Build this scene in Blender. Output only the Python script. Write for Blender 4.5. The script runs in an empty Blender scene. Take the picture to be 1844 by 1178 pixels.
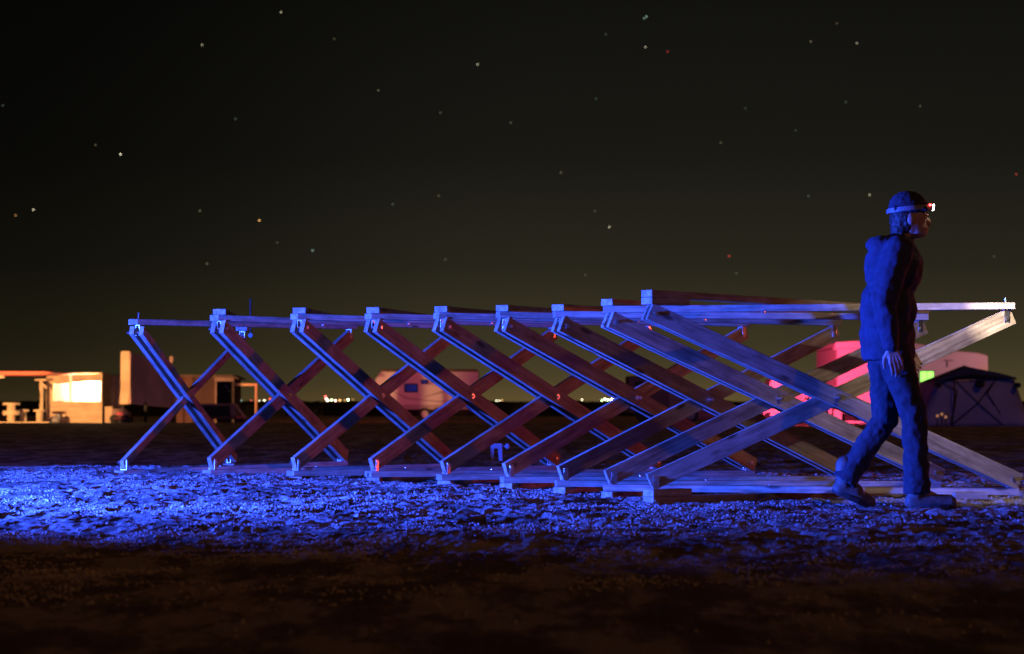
import bpy, bmesh, math, random
import numpy as np
from mathutils import Vector, Matrix, Quaternion

C = bpy.context.scene.collection
S = bpy.context.scene
R = math.radians
random.seed(7)

# ------------------------------------------------------------------ camera, sky, light, exposure
F = 4000.0                 # focal length in pixels of the 1844 px wide photograph
H = 0.58                   # camera height above the ground
HOR = 722.0                # image row of the horizon
PITCH = math.atan((HOR - 589.0) / F)
cam_d = bpy.data.cameras.new('camera')
cam = bpy.data.objects.new('camera', cam_d)
C.objects.link(cam)
cam_d.sensor_width = 36.0
cam_d.lens = 36.0 * F / 1844.0
cam_d.clip_start = 0.1
cam_d.clip_end = 9000
cam_d.dof.use_dof = True
cam_d.dof.focus_distance = 13.9
cam_d.dof.aperture_fstop = 4.2
cam.location = (0, 0, H)
cam.rotation_euler = (math.pi / 2 + PITCH, 0, 0)
S.camera = cam
S.render.engine = 'CYCLES'
try:
    S.cycles.use_denoising = True
    S.cycles.max_bounces = 6
    S.cycles.sample_clamp_indirect = 4
except Exception:
    pass
S.view_settings.view_transform = 'Standard'
S.view_settings.look = 'None'
S.view_settings.exposure = 0
S.view_settings.gamma = 1

W = bpy.data.worlds.new('World')
S.world = W
W.use_nodes = True
nt = W.node_tree
nt.nodes.clear()
out = nt.nodes.new('ShaderNodeOutputWorld')
bg = nt.nodes.new('ShaderNodeBackground')
tc = nt.nodes.new('ShaderNodeTexCoord')
sep = nt.nodes.new('ShaderNodeSeparateXYZ')
nt.links.new(tc.outputs['Generated'], sep.inputs[0])
ramp = nt.nodes.new('ShaderNodeValToRGB')      # night sky: faint town glow low down, near black overhead
cr = ramp.color_ramp
cr.elements[0].position = 0.0
cr.elements[0].color = (0.112, 0.076, 0.028, 1)
cr.elements[1].position = 1.0
cr.elements[1].color = (0.0045, 0.0042, 0.0036, 1)
for p, c in ((0.010, (0.066, 0.051, 0.021, 1)), (0.025, (0.043, 0.035, 0.0165, 1)), (0.06, (0.0205, 0.0180, 0.0110, 1)), (0.11, (0.0095, 0.0090, 0.0066, 1)), (0.19, (0.0048, 0.0047, 0.0036, 1))):
    e = cr.elements.new(p)
    e.color = c
nt.links.new(sep.outputs['Z'], ramp.inputs[0])
mr = nt.nodes.new('ShaderNodeMapRange')        # the glow is centred over the town, a little right of straight ahead
mr.inputs['From Min'].default_value = -0.24
mr.inputs['From Max'].default_value = 0.04
mr.inputs['To Min'].default_value = 0.30
mr.inputs['To Max'].default_value = 1.0
mr.interpolation_type = 'SMOOTHSTEP'
nt.links.new(sep.outputs['X'], mr.inputs['Value'])
nz = nt.nodes.new('ShaderNodeTexNoise')
nz.inputs['Scale'].default_value = 5.0
nt.links.new(tc.outputs['Generated'], nz.inputs['Vector'])
m2 = nt.nodes.new('ShaderNodeMapRange')
m2.inputs['To Min'].default_value = 0.82
m2.inputs['To Max'].default_value = 1.18
nt.links.new(nz.outputs['Fac'], m2.inputs['Value'])
mu = nt.nodes.new('ShaderNodeMath')
mu.operation = 'MULTIPLY'
nt.links.new(mr.outputs[0], mu.inputs[0])
nt.links.new(m2.outputs[0], mu.inputs[1])
nt.links.new(ramp.outputs[0], bg.inputs['Color'])
nt.links.new(mu.outputs[0], bg.inputs['Strength'])
nt.links.new(bg.outputs[0], out.inputs[0])


def lamp(name, kind, loc, target, energy, color, size=0.05, spot=60, blend=0.5):
    d = bpy.data.lights.new(name, kind)
    d.energy = energy
    d.color = color
    if kind == 'SUN':
        d.angle = size
    else:
        d.shadow_soft_size = size
    if kind == 'SPOT':
        d.spot_size = R(spot)
        d.spot_blend = blend
    o = bpy.data.objects.new(name, d)
    o.location = loc
    o.rotation_euler = (Vector(target) - Vector(loc)).to_track_quat('-Z', 'Y').to_euler()
    C.objects.link(o)
    return o


# blue floodlight standing on the ground off the left edge of the frame
lamp('blue_floodlight', 'SPOT', (-5.0, 10.5, 0.54), (-2.9, 13.0, 0.40), 16500, (0.022, 0.070, 1.0), 0.035, 164, 1.0)
# distant reddish camp lights to the right
lamp('camp_glow', 'SUN', (26, -52, 52), (0, 15, 0.5), 0.20, (1.0, 0.38, 0.15), R(1.5))
# red lamp on a low stand beyond the right edge of the frame, level with the far ends of the lattice
lamp('red_side_lamp', 'SPOT', (10.0, 19.0, 0.95), (0.0, 16.6, 0.5), 620, (1.0, 0.085, 0.045), 0.06, 95, 0.8)
# warm work lamp left of the booth, red lamps before the truck and the camper
lamp('warm_work_lamp', 'SPOT', (-25, 81, 1.0), (-19.1, 100, 1.3), 36000, (1.0, 0.46, 0.17), 0.2, 31, 0.35)
lamp('red_truck_lamp', 'SPOT', (8.2, 69.0, 0.9), (11.1, 81, 1.1), 17000, (1.0, 0.055, 0.14), 0.2, 27, 0.5)
lamp('motorhome_fill', 'SPOT', (21.5, 78.5, 1.6), (16.2, 84, 2.0), 900, (1.0, 0.34, 0.30), 0.2, 75, 0.6)  # added fill light right of the view, brightens the motorhome body
lamp('red_camper_lamp', 'SPOT', (-12, 92, 3.0), (-4.3, 118, 0.9), 5200, (1.0, 0.07, 0.085), 0.3, 40, 0.6)


def P(px, py, Y):
    """the point seen at pixel (px, py) of the photograph at distance Y ahead"""
    d = Vector(((px - 922.0) / F, 1.0, (589.0 - py) / F))
    d.rotate(Matrix.Rotation(PITCH, 3, 'X'))
    return Vector((0, 0, H)) + d * (Y / d.y)


# ------------------------------------------------------------------ helpers
def tag(o, label=None, cat=None, group=None, kind=None):
    if label: o['label'] = label
    if cat: o['category'] = cat
    if group: o['group'] = group
    if kind: o['kind'] = kind
    return o


def empty(name, loc, rz=0.0):
    o = bpy.data.objects.new(name, None)
    o.empty_display_size = 0.2
    o.location = loc
    o.rotation_euler = (0, 0, rz)
    C.objects.link(o)
    return o


class MB:
    def __init__(s):
        s.v = []
        s.f = []

    def add(s, vs, fs):
        n = len(s.v)
        s.v += [tuple(v) for v in vs]
        s.f += [tuple(i + n for i in f) for f in fs]
        return s

    def box(s, x0, x1, y0, y1, z0, z1, M=None):
        vs = [Vector((x, y, z)) for z in (z0, z1) for y in (y0, y1) for x in (x0, x1)]
        if M is not None: vs = [M @ v for v in vs]
        return s.add(vs, [(0, 2, 3, 1), (4, 5, 7, 6), (0, 1, 5, 4), (2, 6, 7, 3), (0, 4, 6, 2), (1, 3, 7, 5)])

    def prism(s, pts, y0, y1):
        """outline of (x, z) points (counter-clockwise seen from -y) given depth y0..y1"""
        n = len(pts)
        vs = [(x, y0, z) for x, z in pts] + [(x, y1, z) for x, z in pts]
        fs = [tuple(range(n)), tuple(range(2 * n - 1, n - 1, -1))]
        for i in range(n):
            j = (i + 1) % n
            fs.append((i, i + n, j + n, j))
        return s.add(vs, fs)

    def tube(s, a, b, r0, r1=None, n=10, cap=True):
        a = Vector(a); b = Vector(b)
        r1 = r0 if r1 is None else r1
        q = (b - a).to_track_quat('Z', 'Y')
        vs = []
        for c, r in ((a, r0), (b, r1)):
            for k in range(n):
                t = 2 * math.pi * k / n
                vs.append(c + q @ Vector((r * math.cos(t), r * math.sin(t), 0)))
        fs = [(k, (k + 1) % n, n + (k + 1) % n, n + k) for k in range(n)]
        if cap: fs += [tuple(range(n - 1, -1, -1)), tuple(range(n, 2 * n))]
        return s.add(vs, fs)

    def ell(s, c, r, n=12, m=8, rot=None):
        c = Vector(c)
        vs = []
        for i in range(m + 1):
            ph = math.pi * i / m
            for k in range(n):
                t = 2 * math.pi * k / n
                v = Vector((r[0] * math.sin(ph) * math.cos(t), r[1] * math.sin(ph) * math.sin(t), r[2] * math.cos(ph)))
                if rot is not None: v = rot @ v
                vs.append(c + v)
        fs = []
        for i in range(m):
            for k in range(n):
                a = i * n + k; b = i * n + (k + 1) % n
                fs.append((a, a + n, b + n, b))
        return s.add(vs, fs)

    def capsule(s, a, b, r0, r1, n=12):
        a = Vector(a); b = Vector(b)
        s.tube(a, b, r0, r1, n)
        s.ell(a, (r0,) * 3, n, 8)
        s.ell(b, (r1,) * 3, n, 8)
        return s

    def build(s, name, mat, parent=None, bevel=0.0, smooth=False, loc=None):
        me = bpy.data.meshes.new(name)
        me.from_pydata(s.v, [], s.f)
        bm = bmesh.new()
        bm.from_mesh(me)
        bmesh.ops.remove_doubles(bm, verts=bm.verts, dist=1e-5)
        bmesh.ops.recalc_face_normals(bm, faces=bm.faces)
        bm.to_mesh(me)
        bm.free()
        if mat: me.materials.append(mat)
        if smooth:
            for p in me.polygons: p.use_smooth = True
        o = bpy.data.objects.new(name, me)
        C.objects.link(o)
        if parent: o.parent = parent
        if loc is not None: o.location = loc
        if bevel:
            b = o.modifiers.new('bevel', 'BEVEL')
            b.width = bevel
            b.segments = 2
            b.limit_method = 'ANGLE'
        return o


def mat(name, col, rough=0.7, var=0.25, scale=6.0, bump=0.0, metal=0.0, emit=0.0, ecol=None, stretch=None, dirt=0.0):
    m = bpy.data.materials.new(name)
    m.use_nodes = True
    n = m.node_tree.nodes
    l = m.node_tree.links
    b = n['Principled BSDF']
    b.inputs['Roughness'].default_value = rough
    b.inputs['Metallic'].default_value = metal
    tc = n.new('ShaderNodeTexCoord')
    mp = n.new('ShaderNodeMapping')
    if stretch: mp.inputs['Scale'].default_value = stretch
    l.new(tc.outputs['Object'], mp.inputs[0])
    no = n.new('ShaderNodeTexNoise')
    no.inputs['Scale'].default_value = scale
    no.inputs['Detail'].default_value = 6
    l.new(mp.outputs[0], no.inputs['Vector'])
    cr = n.new('ShaderNodeValToRGB')
    cr.color_ramp.elements[0].position = 0.3
    cr.color_ramp.elements[1].position = 0.7
    cr.color_ramp.elements[0].color = tuple(c * (1 - var) for c in col) + (1,)
    cr.color_ramp.elements[1].color = tuple(min(1, c * (1 + var)) for c in col) + (1,)
    l.new(no.outputs['Fac'], cr.inputs[0])
    l.new(cr.outputs[0], b.inputs['Base Color'])
    if bump:
        bu = n.new('ShaderNodeBump')
        bu.inputs['Strength'].default_value = bump
        bu.inputs['Distance'].default_value = 0.02
        l.new(no.outputs['Fac'], bu.inputs['Height'])
        l.new(bu.outputs[0], b.inputs['Normal'])
    if emit:
        b.inputs['Emission Color'].default_value = tuple(ecol or col) + (1,)
        b.inputs['Emission Strength'].default_value = emit
    return m


def wood_mat(name='sawn_pine'):
    m = bpy.data.materials.new(name)
    m.use_nodes = True
    n = m.node_tree.nodes
    l = m.node_tree.links
    b = n['Principled BSDF']
    b.inputs['Roughness'].default_value = 0.62
    b.inputs['Specular IOR Level'].default_value = 0.3
    tc = n.new('ShaderNodeTexCoord')
    oi = n.new('ShaderNodeObjectInfo')
    ad = n.new('ShaderNodeVectorMath'); ad.operation = 'ADD'
    sc = n.new('ShaderNodeVectorMath'); sc.operation = 'SCALE'
    cb = n.new('ShaderNodeCombineXYZ')
    for k in range(3): l.new(oi.outputs['Random'], cb.inputs[k])
    l.new(cb.outputs[0], sc.inputs[0]); sc.inputs['Scale'].default_value = 37.0
    l.new(tc.outputs['Object'], ad.inputs[0]); l.new(sc.outputs[0], ad.inputs[1])
    # long grain
    mp = n.new('ShaderNodeMapping'); mp.inputs['Scale'].default_value = (1.2, 34, 34)
    l.new(ad.outputs[0], mp.inputs[0])
    g = n.new('ShaderNodeTexNoise'); g.inputs['Scale'].default_value = 1.6; g.inputs['Detail'].default_value = 7; g.inputs['Distortion'].default_value = 0.7
    l.new(mp.outputs[0], g.inputs['Vector'])
    # blotches, mud and handling marks
    mp2 = n.new('ShaderNodeMapping'); mp2.inputs['Scale'].default_value = (2.2, 7, 7)
    l.new(ad.outputs[0], mp2.inputs[0])
    g2 = n.new('ShaderNodeTexNoise'); g2.inputs['Scale'].default_value = 2.6; g2.inputs['Detail'].default_value = 8; g2.inputs['Roughness'].default_value = 0.65
    l.new(mp2.outputs[0], g2.inputs['Vector'])
    # knots
    mp3 = n.new('ShaderNodeMapping'); mp3.inputs['Scale'].default_value = (3.0, 8.5, 8.5)
    l.new(ad.outputs[0], mp3.inputs[0])
    vo = n.new('ShaderNodeTexVoronoi'); vo.inputs['Scale'].default_value = 1.0; vo.inputs['Randomness'].default_value = 1.0
    l.new(mp3.outputs[0], vo.inputs['Vector'])
    kr = n.new('ShaderNodeValToRGB')
    kr.color_ramp.elements[0].position = 0.09; kr.color_ramp.elements[0].color = (0.12, 0.09, 0.07, 1)
    kr.color_ramp.elements[1].position = 0.17; kr.color_ramp.elements[1].color = (1, 1, 1, 1)
    l.new(vo.outputs['Distance'], kr.inputs[0])
    cr = n.new('ShaderNodeValToRGB')
    cr.color_ramp.elements[0].position = 0.28; cr.color_ramp.elements[0].color = (0.27, 0.20, 0.135, 1)
    cr.color_ramp.elements[1].position = 0.68; cr.color_ramp.elements[1].color = (0.53, 0.44, 0.325, 1)
    l.new(g.outputs['Fac'], cr.inputs[0])
    cr2 = n.new('ShaderNodeValToRGB')
    cr2.color_ramp.elements[0].position = 0.30; cr2.color_ramp.elements[0].color = (0.34, 0.31, 0.29, 1)
    cr2.color_ramp.elements[1].position = 0.58; cr2.color_ramp.elements[1].color = (1, 1, 1, 1)
    l.new(g2.outputs['Fac'], cr2.inputs[0])
    x1 = n.new('ShaderNodeMixRGB'); x1.blend_type = 'MULTIPLY'; x1.inputs[0].default_value = 0.8
    l.new(cr.outputs[0], x1.inputs[1]); l.new(cr2.outputs[0], x1.inputs[2])
    x2 = n.new('ShaderNodeMixRGB'); x2.blend_type = 'MULTIPLY'; x2.inputs[0].default_value = 0.8
    l.new(x1.outputs[0], x2.inputs[1]); l.new(kr.outputs[0], x2.inputs[2])
    vr = n.new('ShaderNodeMapRange'); vr.inputs['To Min'].default_value = 0.78; vr.inputs['To Max'].default_value = 1.12
    l.new(oi.outputs['Random'], vr.inputs['Value'])
    x3 = n.new('ShaderNodeVectorMath'); x3.operation = 'SCALE'
    l.new(x2.outputs[0], x3.inputs[0]); l.new(vr.outputs[0], x3.inputs['Scale'])
    l.new(x3.outputs[0], b.inputs['Base Color'])
    bu = n.new('ShaderNodeBump'); bu.inputs['Strength'].default_value = 0.35; bu.inputs['Distance'].default_value = 0.003
    l.new(g.outputs['Fac'], bu.inputs['Height']); l.new(bu.outputs[0], b.inputs['Normal'])
    return m


M = {
    'wood': wood_mat(),
    'steel': mat('galvanised_steel', (0.75, 0.74, 0.72), 0.32, 0.15, 60, 0.05, metal=1.0),
    'black_steel': mat('blackened_bolt', (0.06, 0.06, 0.06), 0.4, 0.3, 90, 0, metal=0.8),
    'ply': mat('plywood', (0.52, 0.40, 0.25), 0.8, 0.22, 1.3, 0.2, stretch=(1, 1, 4)),
    'board': mat('weathered_board', (0.45, 0.34, 0.22), 0.85, 0.35, 0.9, 0.2),
    'dark_board': mat('dark_board', (0.10, 0.065, 0.05), 0.9, 0.35, 1.2, 0.2),
    'maroon': mat('maroon_cladding', (0.30, 0.19, 0.17), 0.85, 0.3, 0.8, 0.1),
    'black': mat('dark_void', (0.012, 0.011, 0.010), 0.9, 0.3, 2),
    'rubber': mat('rubber', (0.02, 0.02, 0.02), 0.8, 0.2, 9),
    'white_paint': mat('white_gelcoat', (0.68, 0.66, 0.64), 0.4, 0.08, 1.0, 0.02),
    'grey_paint': mat('grey_stripe', (0.17, 0.15, 0.15), 0.45, 0.1, 2),
    'glass': mat('dark_glass', (0.015, 0.015, 0.017), 0.12, 0.1, 2),
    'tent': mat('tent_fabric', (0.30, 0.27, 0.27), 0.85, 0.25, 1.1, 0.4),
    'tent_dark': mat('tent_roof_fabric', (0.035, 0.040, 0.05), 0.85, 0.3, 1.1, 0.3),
    'cloth_navy': mat('navy_jacket_cloth', (0.030, 0.032, 0.055), 0.9, 0.25, 14, 0.4),
    'cloth_dark': mat('dark_denim', (0.026, 0.028, 0.040), 0.95, 0.3, 30, 0.4),
    'skin': mat('skin', (0.42, 0.25, 0.18), 0.55, 0.1, 12),
    'boot': mat('dusty_leather', (0.10, 0.085, 0.07), 0.7, 0.35, 18, 0.3),
    'hair': mat('dark_hair', (0.025, 0.018, 0.013), 0.6, 0.3, 40, 0.6),
    'mounds': mat('dark_mounds', (0.012, 0.013, 0.008), 0.95, 0.4, 0.5),
    'red_cloth': mat('crumpled_cloth', (0.62, 0.50, 0.50), 0.8, 0.3, 9, 0.5),
    'plastic_grey': mat('grey_plastic', (0.20, 0.20, 0.21), 0.5, 0.2, 6),
}


# ------------------------------------------------------------------ ground
def vnoise(X, Y, wl, seed, ay=1.0):
    """smooth value noise of wavelength wl evaluated on arrays"""
    rng = np.random.RandomState(seed)
    T = rng.rand(256, 256)
    u = X / wl + 900.3
    v = Y / (wl * ay) + 700.7
    iu = np.floor(u).astype(int); iv = np.floor(v).astype(int)
    fu = u - iu; fv = v - iv
    fu = fu * fu * (3 - 2 * fu); fv = fv * fv * (3 - 2 * fv)
    a = T[iu % 256, iv % 256]; b = T[(iu + 1) % 256, iv % 256]
    c = T[iu % 256, (iv + 1) % 256]; d = T[(iu + 1) % 256, (iv + 1) % 256]
    return (a * (1 - fu) + b * fu) * (1 - fv) + (c * (1 - fu) + d * fu) * fv


def sm(x, a, b):
    t = np.clip((x - a) / (b - a), 0, 1)
    return t * t * (3 - 2 * t)


def ground_base(X, Y):
    X = np.asarray(X, float); Y = np.asarray(Y, float)
    rise = 0.062 * (1 - sm(X, -2.8, 0.9)) * sm(Y, 9.5, 14.5)
    crest_y = 17.4 + 0.35 * X * (X < 0) * 0.3
    fall = -0.16 * sm(Y, crest_y, crest_y + 3.0) - rise * sm(Y, crest_y, crest_y + 3.0)
    back = -0.10 * sm(Y, 24, 78) - 0.20 * sm(Y, 84, 101)
    return rise + fall + back


def gz(x, y):
    return float(ground_base(x, y))


def ground_rough(X, Y):
    big = vnoise(X, Y, 1.1, 1) - 0.5
    mid = vnoise(X, Y, 0.42, 2) - 0.5
    a = vnoise(X, Y, 0.17, 3) - 0.5
    b = vnoise(X, Y, 0.075, 4) - 0.5
    c = vnoise(X, Y, 0.038, 5) - 0.5
    d = vnoise(X, Y, 0.85, 6)
    patch = 0.45 + 1.1 * sm(d, 0.30, 0.72)
    ridg = 1 - np.abs(vnoise(X, Y, 0.24, 8) * 2 - 1)
    f = vnoise(X, Y, 0.026, 9) - 0.5
    hole = sm(vnoise(X, Y, 0.33, 10, 0.8), 0.62, 0.85)
    cr1 = sm(vnoise(X, Y, 0.21, 11, 1.6) * .6 + vnoise(X, Y, 0.07, 12, 1.5) * .4, 0.46, 0.56)
    cr2 = sm(vnoise(X, Y, 0.09, 13, 1.5) * .6 + vnoise(X, Y, 0.034, 14, 1.5) * .4, 0.50, 0.58)
    z = 0.020 * big + 0.012 * mid + patch * (0.006 * a + 0.009 * b + 0.010 * c + 0.009 * f) + 0.007 * cr1 + 0.007 * cr2 + 0.005 * (ridg - 0.5) - 0.012 * hole
    fade = 1 - 0.5 * sm(Y, 26, 60)
    return z * fade * (0.42 + 0.58 * sm(Y, 5.6, 9.0))


def axis(fine0, fine1, step, lo, hi, g=1.09):
    a = list(np.arange(fine0, fine1, step))
    s = step; x = fine1
    up = []
    while x < hi:
        up.append(x); s *= g; x += s
    up.append(hi)
    s = step; x = fine0 - step
    dn = []
    while x > lo:
        dn.append(x); s *= g; x -= s
    dn.append(lo)
    return np.array(dn[::-1] + a + up)


xs = axis(-3.9, 3.9, 0.013, -2500, 2500)
ys = axis(8.0, 16.8, 0.018, -60, 3800, 1.03)
GX, GY = np.meshgrid(xs, ys)
GZ = ground_base(GX, GY) + ground_rough(GX, GY) * (1 - sm(np.abs(GX), 60, 200)) * (1 - sm(GY, 90, 140))
nx, ny = len(xs), len(ys)
co = np.stack([GX.ravel(), GY.ravel(), GZ.ravel()], 1).astype(np.float32)
idx = np.arange(nx * ny).reshape(ny, nx)
q = np.stack([idx[:-1, :-1].ravel(), idx[:-1, 1:].ravel(), idx[1:, 1:].ravel(), idx[1:, :-1].ravel()], 1).astype(np.int32)
me = bpy.data.meshes.new('ground')
me.vertices.add(len(co)); me.vertices.foreach_set('co', co.ravel())
me.loops.add(q.size); me.loops.foreach_set('vertex_index', q.ravel())
me.polygons.add(len(q)); me.polygons.foreach_set('loop_start', np.arange(0, q.size, 4, dtype=np.int32))
me.polygons.foreach_set('use_smooth', np.zeros(len(q), dtype=bool))
me.update()
ground = bpy.data.objects.new('ground', me)
C.objects.link(ground)
tag(ground, kind='structure')


def ground_mat():
    m = bpy.data.materials.new('playa_soil')
    m.use_nodes = True
    n = m.node_tree.nodes; l = m.node_tree.links
    b = n['Principled BSDF']
    b.inputs['Roughness'].default_value = 0.85
    b.inputs['Specular IOR Level'].default_value = 0.25
    tc = n.new('ShaderNodeTexCoord')

    def noise(scale, det=6, rough=0.6, st=(1, 1, 1)):
        mp = n.new('ShaderNodeMapping'); mp.inputs['Scale'].default_value = st
        l.new(tc.outputs['Object'], mp.inputs[0])
        t = n.new('ShaderNodeTexNoise'); t.inputs['Scale'].default_value = scale
        t.inputs['Detail'].default_value = det; t.inputs['Roughness'].default_value = rough
        l.new(mp.outputs[0], t.inputs['Vector'])
        return t
    a = noise(2.4, 10, 0.70, (1.3, 0.45, 1))
    f = noise(38, 5, 0.7)
    cr = n.new('ShaderNodeValToRGB')
    cr.color_ramp.elements[0].position = 0.455; cr.color_ramp.elements[0].color = (0.155, 0.122, 0.090, 1)
    cr.color_ramp.elements[1].position = 0.555; cr.color_ramp.elements[1].color = (0.46, 0.41, 0.35, 1)
    e = cr.color_ramp.elements.new(0.50); e.color = (0.25, 0.205, 0.16, 1)
    mx = n.new('ShaderNodeMath'); mx.operation = 'MULTIPLY_ADD'; mx.inputs[1].default_value = 0.30
    sub = n.new('ShaderNodeMath'); sub.operation = 'SUBTRACT'; sub.inputs[1].default_value = 0.5
    l.new(f.outputs['Fac'], sub.inputs[0]); l.new(sub.outputs[0], mx.inputs[0]); l.new(a.outputs['Fac'], mx.inputs[2])
    l.new(mx.outputs[0], cr.inputs[0]); l.new(cr.outputs[0], b.inputs['Base Color'])
    g = noise(70, 6, 0.75)
    bu = n.new('ShaderNodeBump'); bu.inputs['Strength'].default_value = 1.0; bu.inputs['Distance'].default_value = 0.022
    l.new(g.outputs['Fac'], bu.inputs['Height'])
    l.new(bu.outputs[0], b.inputs['Normal'])
    return m


me.materials.append(ground_mat())

# low dark scrub added to stand in for the unlit far ground: a mass nobody could count
rng = np.random.RandomState(3)
mb = MB()
for k in range(1500):
    Y = rng.uniform(150, 230)
    X = rng.uniform(-0.30, 0.30) * Y
    z0 = gz(X, Y)
    hh = rng.uniform(0.6, 1.08)
    r = rng.uniform(0.5, 1.6)
    vs = []
    for i in range(7):
        t = i * 2 * math.pi / 7
        vs.append((X + r * math.cos(t) * rng.uniform(.8, 1.2), Y + r * math.sin(t), z0 - 0.1))
    for i in range(7):
        t = i * 2 * math.pi / 7 + 0.3
        vs.append((X + 0.8 * r * math.cos(t), Y + 0.8 * r * math.sin(t), z0 + hh * rng.uniform(.55, .95)))
    vs.append((X, Y, z0 + hh))
    fs = [(i, (i + 1) % 7, 7 + (i + 1) % 7, 7 + i) for i in range(7)] + [(7 + i, 7 + (i + 1) % 7, 14) for i in range(7)]
    mb.add(vs, fs)
sc_ = MB(); sc_.v = mb.v; sc_.f = mb.f
o = sc_.build('dark_mounds', M['mounds'])
tag(o, 'low black scrub along the horizon, added for the unlit ground before the town lights', 'mounds', kind='stuff')

# loose clods and pebbles on the crust
NC = 75000
cy = 5.0 + 12.2 * rng.rand(NC * 4) ** 0.85
cx = (rng.rand(NC * 4) * 2 - 1) * 0.245 * cy
dens = 0.02 + 0.98 * sm(vnoise(cx, cy, 0.62, 21) * .55 + vnoise(cx, cy, 0.17, 22) * .45, 0.47, 0.72)
keep = rng.rand(NC * 4) < dens * sm(cy, 5.2, 9.2) * (1 - 0.65 * sm(cx, 0.0, 1.8))  # thinned to the right so the blue-lit ground looks dimmer there
cx = cx[keep][:NC]; cy = cy[keep][:NC]; n_c = len(cx)
cr_ = 0.0025 + 0.0065 * rng.rand(n_c) ** 2.2
cr_ *= np.where(rng.rand(n_c) < 0.012, 2.1, 1.0)
cz = ground_base(cx, cy) + ground_rough(cx, cy)
th0 = rng.rand(n_c) * 6.283
V6 = np.zeros((n_c, 6, 3), np.float32)
for k in range(5):
    if k < 4:
        rr = cr_ * rng.uniform(.7, 1.35, n_c)
        V6[:, k, 0] = cx + rr * np.cos(th0 + k * 1.5708); V6[:, k, 1] = cy + rr * np.sin(th0 + k * 1.5708); V6[:, k, 2] = cz + cr_ * rng.uniform(-.2, .5, n_c)
V6[:, 4, 0] = cx + cr_ * rng.uniform(-.4, .4, n_c); V6[:, 4, 1] = cy + cr_ * rng.uniform(-.4, .4, n_c); V6[:, 4, 2] = cz + cr_ * rng.uniform(.7, 1.25, n_c)
V6[:, 5, 0] = cx; V6[:, 5, 1] = cy; V6[:, 5, 2] = cz - cr_
tri = np.array([(0, 1, 4), (1, 2, 4), (2, 3, 4), (3, 0, 4), (1, 0, 5), (2, 1, 5), (3, 2, 5), (0, 3, 5)], np.int32)
T = (tri[None] + (np.arange(n_c, dtype=np.int32) * 6)[:, None, None]).reshape(-1)
cm = bpy.data.meshes.new('loose_clods')
cm.vertices.add(n_c * 6); cm.vertices.foreach_set('co', V6.ravel())
cm.loops.add(len(T)); cm.loops.foreach_set('vertex_index', T)
cm.polygons.add(len(T) // 3); cm.polygons.foreach_set('loop_start', np.arange(0, len(T), 3, dtype=np.int32))
cm.update()
cm.materials.append(mat('pale_clod_soil', (0.36, 0.32, 0.27), 0.9, 0.35, 3.0))
o = bpy.data.objects.new('loose_clods', cm)
C.objects.link(o)
tag(o, 'small loose clods of dry soil scattered over the crusted ground', 'soil clods', kind='stuff')

# ------------------------------------------------------------------ the scissor lattice of timber
DL = [15.73, 15.56, 15.32, 15.03, 14.68, 14.29, 13.83, 13.28, 12.63]
DR = [17.90, 17.65, 17.32, 16.88, 16.35, 15.73, 15.00, 14.13, 13.10]
TLp = [(249, 599), (396, 592), (541, 590), (675, 590), (799, 589), (911, 588), (1013, 588), (1103, 580), (1177, 566)]
BLp = [(224, 833), (383, 832), (534, 833), (675, 834), (804, 839), (918, 843), (1016, 849), (1103, 856), (1180, 864)]
TRp = [(437, 609), (629, 605), (812, 605), (994, 603), (1166, 601), (1336, 602), (1499, 601), (1655, 592), (1811, 574)]
BRp = [(413, 822), (612, 818), (801, 822), (991, 825), (1175, 831), (1343, 833), (1507, 843), (1677, 851), (1818, 862)]
TL = [P(*TLp[i], DL[i]) for i in range(9)]
BL = [P(*BLp[i], DL[i]) for i in range(9)]
TR = [P(*TRp[i], DR[i]) for i in range(9)]
BR = [P(*BRp[i], DR[i]) for i in range(9)]

lat = empty('timber_lattice', ((TL[4] + TR[4]) / 2 * Vector((1, 1, 0)).x if False else Vector((0.3, 15.0, 0.0))))
tag(lat, 'long scissor lattice of bolted pine boards lit blue, fanned out across the open ground', 'timber sculpture')
LO = lat.location.copy()
PW, PT = 0.100, 0.034      # plank on edge
BW, BT = 0.089, 0.040      # beam laid flat


def frame_axes(a, b, up=Vector((0, 0, 1))):
    x = (b - a).normalized()
    y = up.cross(x).normalized()
    z = x.cross(y)
    return Matrix((x, y, z)).transposed()


def stick(name, a, b, w, t, ext0, ext1, shift=Vector((0, 0, 0)), m='wood', parent=None, flat=False, bevel=0.0025):
    """straight board from pivot a to pivot b; local X runs along it"""
    Rm = frame_axes(a, b)
    L = (b - a).length
    mb = MB()
    if flat: mb.box(-ext0, L + ext1, -w / 2, w / 2, -t / 2, t / 2)
    else: mb.box(-ext0, L + ext1, -t / 2, t / 2, -w / 2, w / 2)
    o = mb.build(name, M[m], parent or lat, bevel)
    o.matrix_local = Matrix.Translation(a + shift - LO) @ Rm.to_4x4()
    return o


def bolt(mb, a, b, r=0.006, head=0.012, nut=True):
    a = Vector(a); b = Vector(b)
    d = (b - a).normalized()
    mb.tube(a, b, r, r, 8)
    mb.tube(a - d * 0.004, a + d * 0.006, head, head, 6)
    if nut:
        mb.tube(b - d * 0.016, b - d * 0.006, head, head, 6)
    return mb


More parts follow.
